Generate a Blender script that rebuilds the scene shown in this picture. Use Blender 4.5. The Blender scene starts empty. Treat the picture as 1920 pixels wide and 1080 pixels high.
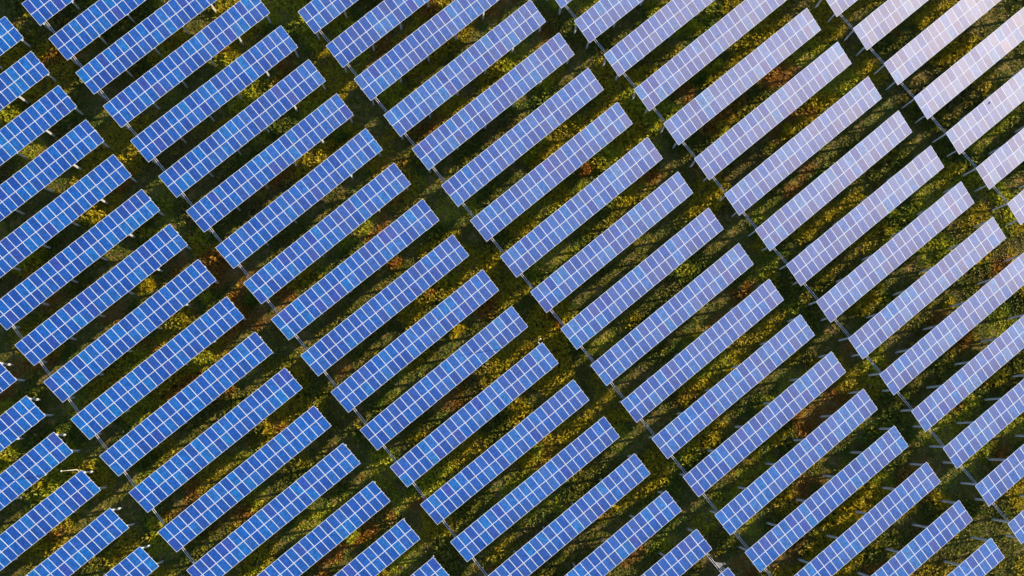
import bpy, bmesh, math, random
import numpy as np
from mathutils import Vector, Matrix

scene = bpy.context.scene
col = scene.collection
R = math.radians

# ------------------------------------------------------------------ camera, sky, sun, exposure
CAM_POS = Vector((39.365886, -58.151588, 145.16))
CAM_ROT = Matrix(((0.7740588264974142, -0.6330972759599333, -0.004557663168568022),
                  (0.6282258615693871, 0.7671701712849665, 0.12954611204507638),
                  (-0.07851878741324878, -0.10313955333773098, 0.9915629241558225)))   # world -> camera
F_PX = 2200.0                                                                           # in pixels of a 1920 wide frame
cam_d = bpy.data.cameras.new('camera')
cam = bpy.data.objects.new('camera', cam_d)
col.objects.link(cam)
cam_d.sensor_fit = 'HORIZONTAL'
cam_d.sensor_width = 36.0
cam_d.lens = 36.0 * F_PX / 1920.0
cam_d.clip_start = 1.0
cam_d.clip_end = 20000.0
m4 = CAM_ROT.transposed().to_4x4()
m4.translation = CAM_POS
cam.matrix_world = m4
scene.camera = cam

SUN_EL, SUN_AZ = R(21.8), R(-30.0)          # azimuth measured from +X
sdir = Vector((math.cos(SUN_EL) * math.cos(SUN_AZ), math.cos(SUN_EL) * math.sin(SUN_AZ), math.sin(SUN_EL)))
world = bpy.data.worlds.new('World')
scene.world = world
world.use_nodes = True
wn = world.node_tree
bg = wn.nodes['Background']
sky = wn.nodes.new('ShaderNodeTexSky')
sky.sky_type = 'NISHITA'
sky.sun_disc = False
sky.sun_elevation = SUN_EL
sky.sun_rotation = math.atan2(sdir.x, sdir.y)
sky.air_density = 1.0
sky.dust_density = 0.4
sky.ozone_density = 2.5
wn.links.new(sky.outputs['Color'], bg.inputs['Color'])
bg.inputs['Strength'].default_value = 0.13
sun_d = bpy.data.lights.new('sun', 'SUN')
sun_d.energy = 5.0
sun_d.angle = R(0.55)
sun_d.color = (1.0, 0.84, 0.57)
sun = bpy.data.objects.new('sun', sun_d)
col.objects.link(sun)
sun.location = (150, -120, 90)
sun.rotation_euler = sdir.to_track_quat('Z', 'Y').to_euler()

vs = scene.view_settings
vs.view_transform = 'Standard'
vs.look = 'None'
vs.exposure = 0.5
vs.gamma = 1.0
scene.render.engine = 'CYCLES'
scene.cycles.max_bounces = 5
scene.cycles.diffuse_bounces = 2
scene.cycles.glossy_bounces = 2
scene.cycles.transmission_bounces = 2
scene.cycles.use_denoising = True
scene.cycles.sample_clamp_indirect = 4.0

# ------------------------------------------------------------------ helpers
def tag(o, label=None, cat=None, group=None, kind=None):
    if label: o['label'] = label
    if cat: o['category'] = cat
    if group: o['group'] = group
    if kind: o['kind'] = kind
    return o

def empty(name, loc, rz=0.0):
    o = bpy.data.objects.new(name, None)
    col.objects.link(o)
    o.location = loc
    o.rotation_euler = (0, 0, rz)
    o.empty_display_size = 0.5
    return o

def mesh_obj(name, me, parent=None):
    o = bpy.data.objects.new(name, me)
    col.objects.link(o)
    if parent is not None: o.parent = parent
    return o

def bm_box(bm, x0, x1, y0, y1, z0, z1, mi=0):
    v = [bm.verts.new((x, y, z)) for z in (z0, z1) for y in (y0, y1) for x in (x0, x1)]
    for f in ((0, 2, 3, 1), (4, 5, 7, 6), (0, 1, 5, 4), (2, 6, 7, 3), (0, 4, 6, 2), (1, 3, 7, 5)):
        bm.faces.new([v[i] for i in f]).material_index = mi

def bm_tube(bm, p0, p1, r, n=8, r1=None, caps=True):
    p0, p1 = Vector(p0), Vector(p1)
    q = (p1 - p0).to_track_quat('Z', 'Y')
    rings = []
    for p, rr in ((p0, r), (p1, r if r1 is None else r1)):
        rings.append([bm.verts.new(p + q @ Vector((rr * math.cos(2 * math.pi * i / n), rr * math.sin(2 * math.pi * i / n), 0))) for i in range(n)])
    for i in range(n):
        j = (i + 1) % n
        bm.faces.new((rings[0][i], rings[0][j], rings[1][j], rings[1][i]))
    if caps:
        bm.faces.new(rings[0][::-1]); bm.faces.new(rings[1])

def to_mesh(bm, name, *mats):
    bm.normal_update()
    me = bpy.data.meshes.new(name)
    bm.to_mesh(me); bm.free()
    for m in mats: me.materials.append(m)
    return me

def new_mat(name):
    m = bpy.data.materials.new(name)
    m.use_nodes = True
    nt = m.node_tree
    return m, nt, nt.nodes['Principled BSDF']

def node(nt, kind, **kw):
    n = nt.nodes.new(kind)
    for k, v in kw.items(): setattr(n, k, v)
    return n

def math_node(nt, op, a, b=None, c=None, clamp=False):
    n = node(nt, 'ShaderNodeMath', operation=op, use_clamp=clamp)
    for i, v in enumerate((a, b, c)):
        if v is None: continue
        if isinstance(v, (int, float)): n.inputs[i].default_value = v
        else: nt.links.new(v, n.inputs[i])
    return n.outputs[0]

def ramp(nt, fac, stops, interp='LINEAR'):
    n = node(nt, 'ShaderNodeValToRGB')
    n.color_ramp.interpolation = interp
    el = n.color_ramp.elements
    while len(el) < len(stops): el.new(0.5)
    for e, (p, c) in zip(el, stops):
        e.position = p; e.color = (*c, 1)
    nt.links.new(fac, n.inputs[0])
    return n.outputs[0]

def mix(nt, fac, a, b, blend='MIX'):
    n = node(nt, 'ShaderNodeMix', data_type='RGBA', blend_type=blend)
    n.clamp_factor = True
    for s, v in ((0, fac), (6, a), (7, b)):
        if isinstance(v, (int, float)): n.inputs[s].default_value = v
        elif isinstance(v, tuple): n.inputs[s].default_value = (*v, 1)
        else: nt.links.new(v, n.inputs[s])
    return n.outputs[2]

# ------------------------------------------------------------------ materials
PW, PL = 0.992, 1.655        # panel width and length

def cell_material():
    m, nt, p = new_mat('polycrystalline_cells')
    L = nt.links.new
    oi = node(nt, 'ShaderNodeObjectInfo')
    tc = node(nt, 'ShaderNodeTexCoord')
    rnd = oi.outputs['Random']
    r2 = math_node(nt, 'FRACT', math_node(nt, 'MULTIPLY', rnd, 61.7))
    r3 = math_node(nt, 'FRACT', math_node(nt, 'MULTIPLY', rnd, 379.3))
    base = ramp(nt, rnd, [(0.0, (0.0, 0.042, 0.31)), (0.22, (0.0, 0.064, 0.38)), (0.55, (0.0, 0.092, 0.45)),
                          (0.78, (0.0, 0.135, 0.52)), (0.88, (0.0, 0.175, 0.54)), (0.94, (0.006, 0.048, 0.34)), (1.0, (0.030, 0.050, 0.36))])
    # tone drifts slowly over each panel and from cell to cell
    vadd = node(nt, 'ShaderNodeVectorMath', operation='ADD')
    comb = node(nt, 'ShaderNodeCombineXYZ')
    L(math_node(nt, 'MULTIPLY', rnd, 90.0), comb.inputs[0]); L(math_node(nt, 'MULTIPLY', r2, 90.0), comb.inputs[1])
    L(tc.outputs['Object'], vadd.inputs[0]); L(comb.outputs[0], vadd.inputs[1])
    nz = node(nt, 'ShaderNodeTexNoise'); nz.inputs['Scale'].default_value = 1.6; nz.inputs['Detail'].default_value = 2.0
    L(vadd.outputs[0], nz.inputs['Vector'])
    base = mix(nt, math_node(nt, 'MULTIPLY_ADD', nz.outputs['Fac'], 1.6, -0.45, clamp=True), base, (0.002, 0.056, 0.39))
    sep = node(nt, 'ShaderNodeSeparateXYZ'); L(tc.outputs['Object'], sep.inputs[0])
    cx = math_node(nt, 'MULTIPLY_ADD', sep.outputs[0], 6.0 / 0.912, 3.0)
    cy = math_node(nt, 'MULTIPLY_ADD', sep.outputs[1], 10.0 / 1.575, 5.0)
    wn_ = node(nt, 'ShaderNodeTexWhiteNoise', noise_dimensions='3D')
    cc = node(nt, 'ShaderNodeCombineXYZ')
    L(math_node(nt, 'FLOOR', cx), cc.inputs[0]); L(math_node(nt, 'FLOOR', cy), cc.inputs[1]); L(rnd, cc.inputs[2])
    L(cc.outputs[0], wn_.inputs['Vector'])
    cellv = math_node(nt, 'MULTIPLY_ADD', wn_.outputs['Value'], 0.75, 0.62)
    cmul = node(nt, 'ShaderNodeVectorMath', operation='SCALE'); L(base, cmul.inputs[0]); L(cellv, cmul.inputs['Scale'])
    fx = math_node(nt, 'ABSOLUTE', math_node(nt, 'SUBTRACT', math_node(nt, 'FRACT', cx), 0.5))
    fy = math_node(nt, 'ABSOLUTE', math_node(nt, 'SUBTRACT', math_node(nt, 'FRACT', cy), 0.5))
    gap = math_node(nt, 'MAXIMUM', math_node(nt, 'GREATER_THAN', fx, 0.475), math_node(nt, 'GREATER_THAN', fy, 0.48))
    bus = math_node(nt, 'LESS_THAN', math_node(nt, 'ABSOLUTE', math_node(nt, 'SUBTRACT', fx, 0.22)), 0.014)
    c1 = mix(nt, math_node(nt, 'MULTIPLY', bus, 0.45), cmul.outputs[0], (0.05, 0.20, 0.50))
    c2 = mix(nt, math_node(nt, 'MULTIPLY', gap, 0.30), c1, (0.06, 0.22, 0.55))
    # dust film, thicker low on the panel, and rare bird droppings
    dn = node(nt, 'ShaderNodeTexNoise'); dn.inputs['Scale'].default_value = 2.3; dn.inputs['Detail'].default_value = 5.0
    L(vadd.outputs[0], dn.inputs['Vector'])
    dust = math_node(nt, 'MULTIPLY', math_node(nt, 'MULTIPLY_ADD', dn.outputs['Fac'], 1.6, -0.5, clamp=True), math_node(nt, 'MULTIPLY_ADD', r3, 0.05, 0.006))
    c3 = mix(nt, dust, c2, (0.30, 0.32, 0.40))
    vo = node(nt, 'ShaderNodeTexVoronoi'); vo.inputs['Scale'].default_value = 3.0
    L(vadd.outputs[0], vo.inputs['Vector'])
    spot = math_node(nt, 'MULTIPLY', math_node(nt, 'LESS_THAN', vo.outputs['Distance'], 0.10),
                     math_node(nt, 'GREATER_THAN', node_val(nt, vo.outputs['Color']), 0.975))
    c4 = mix(nt, math_node(nt, 'MULTIPLY', spot, 0.7), c3, (0.7, 0.7, 0.68))
    L(c4, p.inputs['Base Color'])
    p.inputs['Roughness'].default_value = 0.5
    p.inputs['Specular IOR Level'].default_value = 0.0
    # structured anti-glare glass: a broad smooth lobe, a little different on every panel
    gl = node(nt, 'ShaderNodeBsdfAnisotropic', distribution='BECKMANN')
    gl.inputs['Color'].default_value = (1.0, 0.87, 0.66, 1)
    L(math_node(nt, 'MULTIPLY_ADD', r2, 0.025, 0.505), gl.inputs['Roughness'])
    mx = node(nt, 'ShaderNodeMixShader')
    L(math_node(nt, 'MULTIPLY_ADD', r3, 0.03, 0.115), mx.inputs[0])
    L(p.outputs[0], mx.inputs[1]); L(gl.outputs[0], mx.inputs[2])
    L(mx.outputs[0], nt.nodes['Material Output'].inputs['Surface'])
    return m

def node_val(nt, colour):
    s = node(nt, 'ShaderNodeSeparateColor'); nt.links.new(colour, s.inputs[0]); return s.outputs[0]

def metal_material(name, colr, rough, metallic=0.0, var=0.1, scale=3.0):
    m, nt, p = new_mat(name)
    tc = node(nt, 'ShaderNodeTexCoord')
    n = node(nt, 'ShaderNodeTexNoise'); n.inputs['Scale'].default_value = scale; n.inputs['Detail'].default_value = 4
    nt.links.new(tc.outputs['Object'], n.inputs['Vector'])
    lo = tuple(c * (1 - var * 2) for c in colr)
    hi = tuple(min(1, c * (1 + var)) for c in colr)
    nt.links.new(ramp(nt, n.outputs['Fac'], [(0.3, lo), (0.7, hi)]), p.inputs['Base Color'])
    p.inputs['Roughness'].default_value = rough
    p.inputs['Metallic'].default_value = metallic
    return m

M_CELL = cell_material()
M_FRAME = metal_material('pale_aluminium_frame', (0.76, 0.82, 0.94), 0.45, 0.0, 0.05)
M_STEEL = metal_material('galvanised_steel', (0.78, 0.80, 0.84), 0.5, 0.0, 0.14, 2.0)
M_CONDUIT = metal_material('grey_mauve_conduit', (0.84, 0.76, 0.84), 0.5, 0.0, 0.12)
M_DULL = metal_material('dull_zinc', (0.34, 0.33, 0.32), 0.6, 0.0, 0.14)
M_RAIL = metal_material('mill_finish_rail', (0.48, 0.49, 0.52), 0.5, 0.0, 0.1)
M_ROD = metal_material('weathered_pale_metal', (0.72, 0.66, 0.50), 0.45, 0.0, 0.08)

def plant_material(name):
    """Blades and leaves: the plant's own colour is stored per leaf."""
    m, nt, p = new_mat(name)
    L = nt.links.new
    at = node(nt, 'ShaderNodeAttribute', attribute_name='leaf_colour')
    out = nt.nodes['Material Output']
    L(at.outputs['Color'], p.inputs['Base Color'])
    p.inputs['Roughness'].default_value = 0.5
    p.inputs['Specular IOR Level'].default_value = 0.35
    tr = node(nt, 'ShaderNodeBsdfTranslucent')
    L(at.outputs['Color'], tr.inputs['Color'])
    mx = node(nt, 'ShaderNodeMixShader'); mx.inputs[0].default_value = 0.35
    L(p.outputs[0], mx.inputs[1]); L(tr.outputs[0], mx.inputs[2]); L(mx.outputs[0], out.inputs['Surface'])
    return m

M_PLANT = plant_material('meadow_plants')

def soil_material():
    m, nt, p = new_mat('meadow_soil')
    L = nt.links.new
    tc = node(nt, 'ShaderNodeTexCoord')
    n1 = node(nt, 'ShaderNodeTexNoise'); n1.inputs['Scale'].default_value = 0.35; n1.inputs['Detail'].default_value = 6
    n2 = node(nt, 'ShaderNodeTexNoise'); n2.inputs['Scale'].default_value = 5.0; n2.inputs['Detail'].default_value = 5
    L(tc.outputs['Object'], n1.inputs['Vector']); L(tc.outputs['Object'], n2.inputs['Vector'])
    a = ramp(nt, n1.outputs['Fac'], [(0.35, (0.210, 0.185, 0.055)), (0.5, (0.250, 0.190, 0.065)), (0.65, (0.290, 0.185, 0.075))])
    b = ramp(nt, n2.outputs['Fac'], [(0.35, (0.55, 0.55, 0.55)), (0.65, (1.35, 1.3, 1.1))])
    L(mix(nt, 1.0, a, b, 'MULTIPLY'), p.inputs['Base Color'])
    p.inputs['Roughness'].default_value = 0.9
    p.inputs['Specular IOR Level'].default_value = 0.1
    return m

M_SOIL = soil_material()

# ------------------------------------------------------------------ layout of the solar field
NMOD, PITCH = 23, 1.012
LEN = NMOD * PITCH
SLOPE_H = 3.35
TILT = 0.3712128715
GAP, ROW = 2.596543, 5.662568
Z_BACK = 5.38
COLPITCH = LEN + GAP

def px_to_ground(x, y, z=0.0):
    """Where the ray through a pixel of the 1920x1080 photograph meets the height z (used to read positions off the photograph)."""
    d = CAM_ROT.transposed() @ Vector(((x - 960) / F_PX, (540 - y) / F_PX, -1.0))
    t = (z - CAM_POS.z) / d.z
    return CAM_POS + d * t

def to_px(w):
    d = CAM_ROT @ (Vector(w) - CAM_POS)
    return 960 + F_PX * d.x / -d.z, 540 - F_PX * d.y / -d.z

# ------------------------------------------------------------------ ground: one sheet out to the horizon
rng = np.random.default_rng(7)

def value_noise(x, y, scale, seed):
    g = np.random.default_rng(seed).random((256, 256))
    u, v = x / scale, y / scale
    iu, iv = np.floor(u).astype(int), np.floor(v).astype(int)
    fu, fv = u - iu, v - iv
    fu, fv = fu * fu * (3 - 2 * fu), fv * fv * (3 - 2 * fv)
    a, b = g[iu % 256, iv % 256], g[(iu + 1) % 256, iv % 256]
    c, d = g[iu % 256, (iv + 1) % 256], g[(iu + 1) % 256, (iv + 1) % 256]
    return (a * (1 - fu) + b * fu) * (1 - fv) + (c * (1 - fu) + d * fu) * fv

def fbm(x, y, scale, seed, octaves=3):
    s, amp, tot = 0, 1.0, 0.0
    for k in range(octaves):
        s = s + amp * value_noise(x + 31.7 * k, y - 17.3 * k, scale / 2 ** k, seed + k)
        tot += amp; amp *= 0.5
    return s / tot

def ground_h(x, y):
    return 0.22 * (fbm(x, y, 2.6, 11, 3) - 0.5) + 0.10 * (fbm(x, y, 0.7, 21, 2) - 0.5)

CX, CY = 44.0, -58.0
def axis_coords(c, half, step):
    inner = np.arange(-half, half + step / 2, step)
    outs, d = [], step
    x = half
    while x < 9000:
        d *= 1.5; x += d; outs.append(x)
    outs = np.array(outs)
    return c + np.concatenate([-outs[::-1], inner, outs])

xs, ys = axis_coords(CX, 98, 0.38), axis_coords(CY, 94, 0.38)
gx, gy = np.meshgrid(xs, ys, indexing='ij')
gz = ground_h(gx, gy)
far = np.maximum(np.abs(gx - CX) - 104, np.abs(gy - CY) - 100)
gz = np.where(far > 0, gz * np.exp(-np.clip(far, 0, 400) / 20.0), gz)
co = np.stack([gx, gy, gz], -1).reshape(-1, 3)
nx, ny = len(xs), len(ys)
idx = np.arange(nx * ny).reshape(nx, ny)
quads = np.stack([idx[:-1, :-1], idx[1:, :-1], idx[1:, 1:], idx[:-1, 1:]], -1).reshape(-1, 4)

def np_mesh(name, co, faces, mat, smooth=False):
    me = bpy.data.meshes.new(name)
    me.vertices.add(len(co)); me.vertices.foreach_set('co', np.ascontiguousarray(co, np.float32).ravel())
    k = faces.shape[1]
    me.loops.add(faces.size); me.loops.foreach_set('vertex_index', np.ascontiguousarray(faces, np.int32).ravel())
    me.polygons.add(len(faces))
    me.polygons.foreach_set('loop_start', np.arange(0, faces.size, k, dtype=np.int32))
    me.polygons.foreach_set('loop_total', np.full(len(faces), k, np.int32))
    if smooth: me.polygons.foreach_set('use_smooth', np.ones(len(faces), bool))
    me.materials.append(mat)
    me.update(calc_edges=True)
    return me

ground = mesh_obj('ground', np_mesh('ground', co, quads, M_SOIL, True))
tag(ground, kind='structure', label='dark uneven meadow soil under the whole solar field', cat='ground')

# ------------------------------------------------------------------ meadow plants
PALETTE = {
    'olive':  np.array((0.190, 0.205, 0.022)),
    'green':  np.array((0.150, 0.220, 0.022)),
    'gold':   np.array((0.540, 0.420, 0.018)),
    'rust':   np.array((0.460, 0.210, 0.030)),
    'straw':  np.array((0.450, 0.340, 0.100)),
    'lime':   np.array((0.470, 0.470, 0.026)),
    'brown':  np.array((0.280, 0.200, 0.065)),
}

def build_leaves(name, px, py, pz, height, spread, colour, nblade, width, seed, parent=None):
    """Each plant is a handful of bent, tapering blades; every blade keeps its own colour."""
    g = np.random.default_rng(seed)
    n = len(px)
    N = n * nblade
    rep = lambda a: np.repeat(a, nblade)
    ang = g.random(N) * 2 * np.pi
    h = rep(height) * (0.5 + 0.8 * g.random(N))
    out = rep(spread) * (0.25 + 0.9 * g.random(N))
    w = width * (0.6 + 0.9 * g.random(N)) * (0.6 + rep(height))
    bx = rep(px) + (g.random(N) - 0.5) * rep(spread) * 0.8
    by = rep(py) + (g.random(N) - 0.5) * rep(spread) * 0.8
    bz = rep(pz) - 0.03
    dx, dy = np.cos(ang), np.sin(ang)
    tw = ang + np.pi / 2 + (g.random(N) - 0.5) * 1.4
    sx, sy = np.cos(tw) * w, np.sin(tw) * w
    mid = np.stack([bx + dx * out * 0.42, by + dy * out * 0.42, bz + h * 0.75], 1)
    tip = np.stack([bx + dx * out, by + dy * out, bz + h * (0.75 + 0.3 * g.random(N))], 1)
    b0 = np.stack([bx - sx * 0.5, by - sy * 0.5, bz], 1)
    b1 = np.stack([bx + sx * 0.5, by + sy * 0.5, bz], 1)
    sv = np.stack([sx, sy, np.zeros(N)], 1) * 0.5
    m0, m1 = mid - sv, mid + sv
    co = np.stack([b0, b1, m1, m0, tip], 1).reshape(-1, 3)
    base = np.arange(N) * 5
    tris = np.concatenate([np.stack([base, base + 1, base + 2], 1), np.stack([base, base + 2, base + 3], 1), np.stack([base + 3, base + 2, base + 4], 1)])
    me = np_mesh(name, co, tris, M_PLANT)
    c = np.repeat(colour, nblade, axis=0) * (0.72 + 0.56 * g.random((N, 1)))
    c = np.concatenate([np.clip(c, 0, 0.9), np.ones((N, 1))], 1)
    at = me.attributes.new('leaf_colour', 'FLOAT_COLOR', 'POINT')
    at.data.foreach_set('color', np.repeat(c, 5, axis=0).astype(np.float32).ravel())
    return mesh_obj(name, me, parent)

# ground area seen by the lens, with a wide margin for a step to the side
def in_view(x, y, margin):
    d = np.stack([x - CAM_POS.x, y - CAM_POS.y, np.full_like(x, -CAM_POS.z)], 1) @ np.array(CAM_ROT).T
    u = 960 + F_PX * d[:, 0] / -d[:, 2]; v = 540 - F_PX * d[:, 1] / -d[:, 2]
    return (u > -margin) & (u < 1920 + margin) & (v > -margin) & (v < 1080 + margin)

NT = 460000
gxp = CX + (rng.random(NT) - 0.5) * 206
gyp = CY + (rng.random(NT) - 0.5) * 200
keep = in_view(gxp, gyp, 160)
gxp, gyp = gxp[keep], gyp[keep]
n_tall = fbm(gxp, gyp, 3.2, 101, 3)
n_gold = fbm(gxp * 0.7, gyp, 4.2, 201, 2)
n_rust = fbm(gxp * 0.8, gyp, 4.2, 301, 3)
n_lime = fbm(gxp, gyp, 5.0, 401, 2)
n_brown = fbm(gxp, gyp, 7.0, 501, 3)
def sm(a, lo, hi):
    t = np.clip((a - lo) / (hi - lo), 0, 1); return (t * t * (3 - 2 * t))[:, None]
colr = PALETTE['olive'][None] * np.ones((len(gxp), 1))
colr = colr + (PALETTE['brown'] - colr) * sm(n_brown, 0.54, 0.68) * 0.5
colr = colr + (PALETTE['green'] - colr) * sm(n_lime, 0.50, 0.64) * 0.9
colr = colr + (PALETTE['gold'] - colr) * sm(n_gold, 0.54, 0.66) * 0.9
colr = colr + (PALETTE['rust'] - colr) * sm(n_rust, 0.63, 0.75) * 0.9
colr = colr + (PALETTE['lime'] - colr) * sm(n_lime, 0.63, 0.74)
stray = rng.random(len(gxp))
colr = np.where((stray < 0.02)[:, None], PALETTE['straw'], colr)
colr = np.where(((stray > 0.05) & (stray < 0.09))[:, None], PALETTE['gold'], colr)
hgt = 0.16 + 0.55 * np.clip((n_tall - 0.35) / 0.4, 0, 1) ** 1.5 + 0.25 * sm(n_gold, 0.52, 0.66)[:, 0]
hgt *= 0.75 + 0.5 * rng.random(len(gxp))
grass = build_leaves('meadow_grass', gxp, gyp, ground_h(gxp, gyp), hgt, 0.28 + 0.35 * hgt, colr, 7, 0.125, 5)
tag(grass, kind='stuff', label='rough autumn meadow grass, olive to gold and rust, between the solar rows', cat='grass')

# ------------------------------------------------------------------ solar tables
OFF = {(-1,3):(0.16,0.01,0), (-1,4):(0.14,0.12,0.01), (-1,5):(0.04,0.12,0.01), (-1,6):(0.01,0.13,0.01), (-1,7):(0.08,0.01,0), (0,-3):(-0.14,-0.04,-0), (0,-2):(-0.1,-0.03,-0), (0,-1):(-0.08,-0,-0), (0,0):(-0.09,0.02,0), (0,2):(0.03,0.09,-0.01), (0,3):(0.08,0.06,0.03), (0,4):(-0.04,0.04,-0.05), (0,5):(0.03,0.1,0), (0,6):(0.16,0.15,-0.02), (0,7):(0.05,0.03,0.02), (0,8):(0.02,0.07,-0.01), (1,-4):(-0.06,-0.01,0), (1,-3):(-0.12,-0.11,0.01), (1,-2):(-0.14,-0.08,0.01), (1,-1):(-0.06,0.02,-0), (1,0):(-0.08,-0,-0.06), (1,1):(-0.09,-0.01,0), (1,2):(-0.1,0.06,-0.01), (1,3):(-0.07,-0.04,0.05), (1,4):(-0.09,0.03,0.05), (1,5):(-0.19,0.05,-0.03), (1,6):(-0.12,0.03,-0.05), (1,7):(-0.01,0.03,0), (1,8):(-0.11,0.02,0.03), (1,9):(-0.05,-0,-0.01), (1,10):(-0.01,-0.04,-0.05), (1,11):(0.02,0.01,-0.09), (1,12):(0.03,-0.04,-0), (1,13):(0.11,-0.02,-0), (2,2):(0.05,0.13,-0.01), (2,3):(0.04,-0.11,-0.01), (2,4):(0.08,0.04,-0.02), (2,5):(0,-0.08,0.01), (2,6):(-0.01,-0.02,0.01), (2,7):(0.01,-0.07,0.02), (2,8):(0.09,-0.05,0.01), (2,9):(0.07,-0.13,0), (2,10):(0.05,-0.08,-0), (2,11):(0.02,-0.04,0.01), (2,12):(0.1,0.02,0.01), (2,13):(0.05,-0.04,0.03), (2,14):(0.05,-0.1,0.03), (2,15):(0,0.04,-0.03), (2,16):(0.11,0.09,0.01), (2,17):(0.07,0.07,0.01), (2,18):(0.06,0.14,0.02), (3,4):(-0.13,-0.02,0), (3,5):(-0.07,-0,0), (3,6):(-0.04,-0.07,0.01), (3,7):(-0.02,-0.01,-0.01), (3,8):(0.04,-0.05,0.02), (3,9):(0.01,-0.07,0.01), (3,10):(0.02,-0.04,0.06), (3,11):(0.12,-0.07,-0.02), (3,12):(-0.02,-0.05,-0.03), (3,13):(0.01,-0.11,0.01), (3,14):(0.03,-0.03,0), (3,15):(0.06,-0,0), (3,16):(0.05,0.07,-0.01), (3,17):(0.02,0.07,-0.01), (3,18):(0.02,0.1,-0.01), (4,8):(0.02,0.04,-0), (4,9):(0.01,-0.05,0.01), (4,10):(-0.07,0.03,-0), (4,11):(-0.01,-0.07,0.01), (4,12):(-0.13,0,-0), (4,13):(-0.15,0.01,-0)}

def panel_mesh():
    bm = bmesh.new()
    w, l, f, t = PW / 2 + 0.004, PL / 2 + 0.004, 0.033, 0.040
    zi = -0.003
    o = [(-w, -l), (w, -l), (w, l), (-w, l)]
    i = [(-w + f, -l + f), (w - f, -l + f), (w - f, l - f), (-w + f, l - f)]
    vo = [bm.verts.new((x, y, 0)) for x, y in o]
    vi = [bm.verts.new((x, y, 0)) for x, y in i]
    vg = [bm.verts.new((x, y, zi)) for x, y in i]
    vb = [bm.verts.new((x, y, -t)) for x, y in o]
    for k in range(4):
        j = (k + 1) % 4
        bm.faces.new((vo[k], vo[j], vi[j], vi[k]))
        bm.faces.new((vi[k], vi[j], vg[j], vg[k]))
        bm.faces.new((vb[k], vb[j], vo[j], vo[k]))
    bm.faces.new(vb[::-1])
    g = bm.faces.new(vg); g.material_index = 1
    return to_mesh(bm, 'solar_panel', M_FRAME, M_CELL)

def post_mesh(h, lean):
    """C-profile driven post; its foot is 1 m in the ground, its head leans with the slope of the site."""
    bm = bmesh.new()
    prof = [(-.105, -.08), (.105, -.08), (.105, .08), (.075, .08), (.075, -.06), (-.075, -.06), (-.075, .08), (-.105, .08)]
    def ring(z):
        return [bm.verts.new((x + lean[0] * z, y + lean[1] * z, z)) for x, y in prof]
    a, b = ring(-0.6), ring(h)
    n = len(prof)
    for k in range(n):
        j = (k + 1) % n
        bm.faces.new((a[k], a[j], b[j], b[k]))
    bm.faces.new(b); bm.faces.new(a[::-1])
    return to_mesh(bm, 'post', M_STEEL)

def rail_mesh():
    bm = bmesh.new()
    bm_box(bm, -0.05, LEN + 0.09, -0.03, 0.03, -0.11, -0.043)
    return to_mesh(bm, 'rail', M_RAIL)

def rafter_mesh():
    bm = bmesh.new()
    bm_box(bm, -0.05, 0.05, -SLOPE_H + 0.18, -0.12, -0.24, -0.112)
    return to_mesh(bm, 'rafter', M_STEEL)

LEAN = (0.0193, -0.0242)
V_REAR, V_FRONT = 0.12, 2.50
def z_under(v): return Z_BACK - v * math.tan(TILT) - 0.20
ME_PANEL = panel_mesh()
ME_REAR = post_mesh(z_under(V_REAR), LEAN)
ME_FRONT = post_mesh(z_under(V_FRONT), LEAN)
ME_RAIL, ME_RAFTER = rail_mesh(), rafter_mesh()
prnd = random.Random(3)

def make_table(loc, rz):
    """Origin: on the ground under the left end of the upper edge; +x runs along the row, +y towards the upper edge."""
    t = empty('solar_table', loc, rz)
    ct, st = math.cos(TILT), math.sin(TILT)
    def on_slope(o, x, v, dz=0.0):
        o.location = (x, -v * ct - dz * st, Z_BACK - v * st + dz * ct)
        o.rotation_euler = (TILT, 0, 0)
    for row in range(2):
        for k in range(NMOD):
            o = mesh_obj('solar_panel', ME_PANEL, t)
            on_slope(o, (k + 0.5) * PITCH + prnd.gauss(0, 0.002), PL / 2 + 0.01 + row * (PL + 0.022) + prnd.gauss(0, 0.006), prnd.gauss(0, 0.003))
            o.rotation_euler = (TILT + prnd.gauss(0, 0.004), prnd.gauss(0, 0.004), 0)
    for v in (0.36, 1.30, 2.04, 2.98):
        on_slope(mesh_obj('rail', ME_RAIL, t), 0, v)
    for k in range(6):
        x = 0.36 + k * (LEN - 0.84) / 5
        on_slope(mesh_obj('rafter', ME_RAFTER, t), x, 0)
        o = mesh_obj('post', ME_REAR, t); o.location = (x - LEAN[0] * 0, -V_REAR + 0.09, 0)
        o = mesh_obj('post', ME_FRONT, t); o.location = (x, -V_FRONT, 0)
    return t

def copy_table(src, loc, rz):
    r = src.copy(); col.objects.link(r)
    r.location = loc; r.rotation_euler = (0, 0, rz)
    for ch in src.children:
        c = ch.copy(); col.objects.link(c); c.parent = r
    return r

VISIBLE = {-1: range(2, 8), 0: range(-4, 12), 1: range(-4, 16), 2: range(0, 19), 3: range(3, 19), 4: range(7, 14)}
COLNAME = {-1: 'leftmost', 0: 'second', 1: 'third', 2: 'fourth', 3: 'fifth', 4: 'rightmost'}
ORD = ['first', 'second', 'third', 'fourth', 'fifth', 'sixth', 'seventh', 'eighth', 'ninth', 'tenth', 'eleventh', 'twelfth', 'thirteenth',
       'fourteenth', 'fifteenth', 'sixteenth', 'seventeenth', 'eighteenth', 'nineteenth', 'twentieth', 'twenty-first', 'twenty-second']

def tone(x, y):
    g = (x - 0.35 * y) / 1920
    if g < 0.22: return 'deep blue'
    if g < 0.42: return 'bright blue'
    if g < 0.60: return 'violet-blue'
    if g < 0.75: return 'pale lavender'
    return 'sun-glared whitish'

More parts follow.
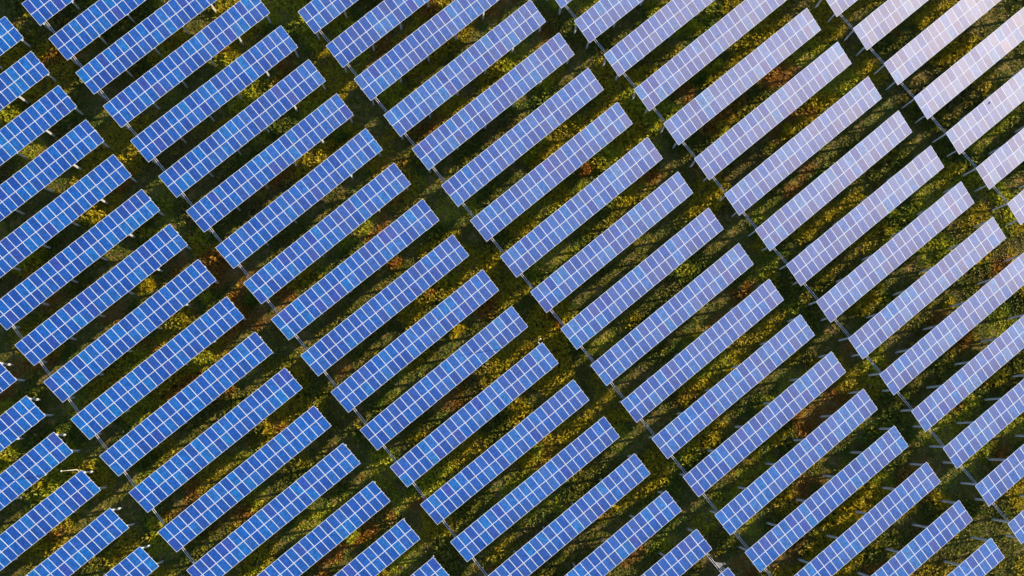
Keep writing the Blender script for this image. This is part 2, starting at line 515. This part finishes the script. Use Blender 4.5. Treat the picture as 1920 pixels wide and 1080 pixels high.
def table_label(c, i, n, cut, x, y):
    where = COLNAME[c] + ' column' + ('' if c in (-1, 4) else ' from left')
    pos = 'topmost' if i == 0 else 'lowest' if i == n - 1 else ORD[i] + ' from top'
    return '%s solar table%s, %s in %s' % (tone(x, y), cut, pos, where)

tables = {}
proto = None
for c, rows in VISIBLE.items():
    for i, r in enumerate(rows):
        dx, dy, yw = OFF.get((c, r), (0, 0, 0))
        loc = (c * COLPITCH + dx, -r * ROW + dy - yw, 0)
        rz = yw / (LEN / 2)
        if proto is None: t = proto = make_table(loc, rz)
        else: t = copy_table(proto, loc, rz)
        tables[(c, r)] = t
        corners = [to_px((c * COLPITCH + u, -r * ROW - v, Z_BACK - v * math.tan(TILT))) for u in (0, LEN) for v in (0, 3.12)]
        cut = ''
        if min(p[0] for p in corners) < 0: cut = ' cut by left edge'
        elif max(p[0] for p in corners) > 1920: cut = ' cut by right edge'
        elif min(p[1] for p in corners) < 0: cut = ' cut by top edge'
        elif max(p[1] for p in corners) > 1080: cut = ' cut by bottom edge'
        cx_ = sum(min(max(p[0], 0), 1920) for p in corners) / 4; cy_ = sum(min(max(p[1], 0), 1080) for p in corners) / 4
        tag(t, table_label(c, i, len(rows), cut, cx_, cy_), 'solar array', 'solar tables standing in five diagonal columns')

# ------------------------------------------------------------------ twin cable conduits slung under the table ends
def conduit_run(x, y0, y1, z, label, plate=None):
    t = empty('cable_conduit', (x, y0, z))
    ln = y0 - y1
    for s in (-0.1, 0.1):
        bm = bmesh.new()
        bm_tube(bm, (s, 0, 0), (s, -ln, 0), 0.032, 8)
        mesh_obj('pipe', to_mesh(bm, 'pipe', M_CONDUIT), t)
    n = int(ln // ROW)
    for k in range(n + 1):
        bm = bmesh.new()
        yy = -k * ROW - 0.9
        if -yy > ln: break
        bm_box(bm, -0.17, 0.17, yy - 0.025, yy + 0.025, -0.075, -0.035)
        bm_box(bm, -0.02, 0.02, yy - 0.02, yy + 0.02, -0.035, 0.75)
        mesh_obj('hanger', to_mesh(bm, 'hanger', M_STEEL), t)
    if plate is not None:
        bm = bmesh.new()
        y = plate - y0
        v = [bm.verts.new(q) for q in ((0.15, y + 0.9, 0.0), (0.95, y, 0.0), (0.15, y, 0.0))]
        u = [bm.verts.new(q.co - Vector((0, 0, 0.04))) for q in v]
        bm.faces.new(v[::-1]); bm.faces.new(u)
        for a in range(3):
            b = (a + 1) % 3
            bm.faces.new((v[a], v[b], u[b], u[a]))
        bm_box(bm, 0.85, 1.0, y - 0.1, y + 0.18, -0.25, 0.06)
        mesh_obj('gusset_plate', to_mesh(bm, 'gusset_plate', M_DULL), t)
    return tag(t, label, 'cable conduit', 'twin cable conduits linking the tables')

for c, rows in VISIBLE.items():
    if c == -1: continue
    where = COLNAME[c] + ' diagonal column' + ('' if c == 4 else ' from left')
    conduit_run(c * COLPITCH + 0.76, -rows[0] * ROW - 0.3, -rows[-1] * ROW - 2.9, Z_BACK - 1.706,
                'thin twin cable conduit under left table ends of the ' + where)
conduit_run(COLPITCH + LEN - 0.85, -14 * ROW - 0.5, -15 * ROW - 2.0, Z_BACK - 1.706,
            'short twin conduit with grey corner plate at the right end of two bottom-edge tables', plate=-15 * ROW + 0.25)

# ------------------------------------------------------------------ lightning rods on two table corners
def lightning_rod(c, r, label, height):
    dx, dy, yw = OFF.get((c, r), (0, 0, 0))
    bx, by = c * COLPITCH + LEN - 0.38 + dx, -r * ROW + dy + yw
    t = empty('lightning_rod', (bx, by - 0.15, Z_BACK - 0.1))
    bm = bmesh.new()
    bm_tube(bm, (0, 0, 0), (0, 0.36, 0.02), 0.05, 10)
    bm_tube(bm, (0, 0.36, 0.02), (0, 0.50, 0.14), 0.05, 10)
    mesh_obj('arm', to_mesh(bm, 'arm', M_ROD), t)
    bm = bmesh.new()
    lx, ly = LEAN
    bm_tube(bm, (0, 0.50, 0.12), (lx * height * .6, 0.50 + ly * height * .6, height * .6), 0.05, 10, 0.042)
    bm_tube(bm, (lx * height * .6, 0.50 + ly * height * .6, height * .6), (lx * height, 0.50 + ly * height, height), 0.03, 10, 0.02)
    mesh_obj('mast', to_mesh(bm, 'mast', M_ROD), t)
    bm = bmesh.new()
    bmesh.ops.create_uvsphere(bm, u_segments=12, v_segments=8, radius=0.11, matrix=Matrix.Translation((lx * height, 0.50 + ly * height, height)))
    mesh_obj('ball_tip', to_mesh(bm, 'ball_tip', M_ROD), t)
    tag(t, label, 'lightning rod', 'slim rods fixed to table corners')

lightning_rod(1, 9, 'short pale hooked rod at a table corner right of picture centre', 5.0)
lightning_rod(-1, 5, 'long yellowish hooked rod at a table corner near lower left', 5.4)

# ------------------------------------------------------------------ a bird resting on one glaring table
def bird(px, py):
    p = px_to_ground(px, py, 4.9)
    bm = bmesh.new()
    bmesh.ops.create_uvsphere(bm, u_segments=12, v_segments=8, radius=0.5, matrix=Matrix.Translation((0, 0, 0.09)) @ Matrix.Diagonal((0.34, 0.16, 0.15, 1)))
    bmesh.ops.create_uvsphere(bm, u_segments=10, v_segments=8, radius=0.055, matrix=Matrix.Translation((0.19, 0, 0.17)))
    bm_tube(bm, (0.23, 0, 0.165), (0.30, 0, 0.155), 0.018, 6, 0.003)
    bm_box(bm, -0.34, -0.14, -0.035, 0.035, 0.085, 0.105)
    for s in (-0.03, 0.03): bm_tube(bm, (0.0, s, 0.03), (0.0, s, -0.03), 0.008, 5)
    o = mesh_obj('bird', to_mesh(bm, 'bird', metal_material('dark_feathers', (0.035, 0.033, 0.035), 0.7)))
    # height of the panel surface under it
    c, r = 4, 11
    y0 = -r * ROW
    for _ in range(4):
        v = y0 - p.y
        p = px_to_ground(px, py, Z_BACK - v * math.tan(TILT))
    o.location = p + Vector((0, 0, 0.02))
    o.rotation_euler = (TILT, 0, 0.6); o.scale = (0.7, 0.7, 0.7)
    tag(o, 'small dark bird resting on a glaring white table at upper right', 'bird')
bird(1855, 193)

# ------------------------------------------------------------------ taller weeds that stand out one by one
SHRUBS = [  # pixel x, y, length, width, height, colour, label
    (1000, 293, 3.4, 1.6, 1.2, 'lime', 'large bright yellow-green weed clump in the row gap above picture centre'),
    (1018, 268, 2.0, 1.3, 0.9, 'lime', 'smaller yellow-green weed clump just above the largest bright one'),
    (660, 1003, 2.6, 1.6, 1.2, 'lime', 'bright yellow-green weed clump in the gap near the bottom edge'),
    (640, 258, 2.4, 1.8, 1.0, 'green', 'leafy green weed clump at a table end, upper left of centre'),
    (1300, 52, 2.6, 1.6, 1.2, 'lime', 'bright lime weed clump between tables at the top edge'),
    (1345, 125, 3.0, 1.2, 1.0, 'lime', 'long lime weed clump in the gap below the top-edge one'),
    (1316, 148, 1.9, 1.5, 1.0, 'green', 'dull green round weed beside the long lime clump near the top'),
    (740, 496, 2.2, 1.3, 0.9, 'rust', 'rusty orange weed clump in the gap left of picture centre'),
    (806, 552, 2.0, 1.2, 0.8, 'rust', 'small orange weed clump one row below the rusty one left of centre'),
    (856, 620, 2.6, 1.5, 0.9, 'gold', 'golden brown weed clump under the gap just left of picture centre'),
    (1100, 318, 2.6, 1.4, 0.9, 'rust', 'reddish brown weed clump in the gap right of the bright one'),
    (1476, 247, 2.2, 1.8, 0.9, 'gold', 'golden weed clump between lavender tables at upper right'),
    (277, 535, 2.8, 1.5, 1.0, 'gold', 'orange-gold weed clump between deep blue tables at left'),
    (1455, 822, 2.4, 1.4, 1.0, 'gold', 'sunlit golden weed clump by a post at lower right'),
    (985, 865, 2.4, 1.3, 0.9, 'gold', 'yellow weed clump in the gap below picture centre'),
    (1666, 438, 1.8, 1.3, 0.9, 'lime', 'yellow-green weed clump in the gap below the glare at right'),
    (160, 925, 2.4, 1.3, 0.9, 'rust', 'russet weed clump between tables at lower left'),
    (400, 640, 2.6, 1.4, 0.9, 'gold', 'golden weed clump in the gap right of the left edge middle'),
    (470, 560, 2.4, 1.6, 0.9, 'green', 'dark green weed patch in the lane between the second and third columns'),
    (1780, 570, 1.8, 1.2, 0.8, 'gold', 'small yellow weed clump between pale tables at right'),
]
for k, (x, y, ln, wd, ht, cname, label) in enumerate(SHRUBS):
    g = np.random.default_rng(900 + k)
    p = px_to_ground(x, y, 0.3)
    n = int(34 * ln * wd)
    # several stems along an uneven oval, length along the row
    th, rr = g.random(n) * 2 * np.pi, np.sqrt(g.random(n))
    lobes = 0.7 + 0.3 * np.sin(3 * th + k) + 0.15 * g.random(n)
    lx, ly = rr * lobes * ln / 2 * np.cos(th), rr * lobes * wd / 2 * np.sin(th)
    hh = ht * (0.35 + 0.65 * (1 - rr ** 2)) * (0.6 + 0.6 * g.random(n))
    cc = PALETTE[cname][None] * (0.7 + 0.6 * g.random((n, 1)))
    o = build_leaves('weed_clump', lx, ly, ground_h(lx + p.x, ly + p.y), hh, 0.25 + 0.25 * hh, cc, 9, 0.10, 950 + k)
    o.location = (p.x, p.y, 0)
    tag(o, label, 'weed clump', 'tall weeds between the rows')
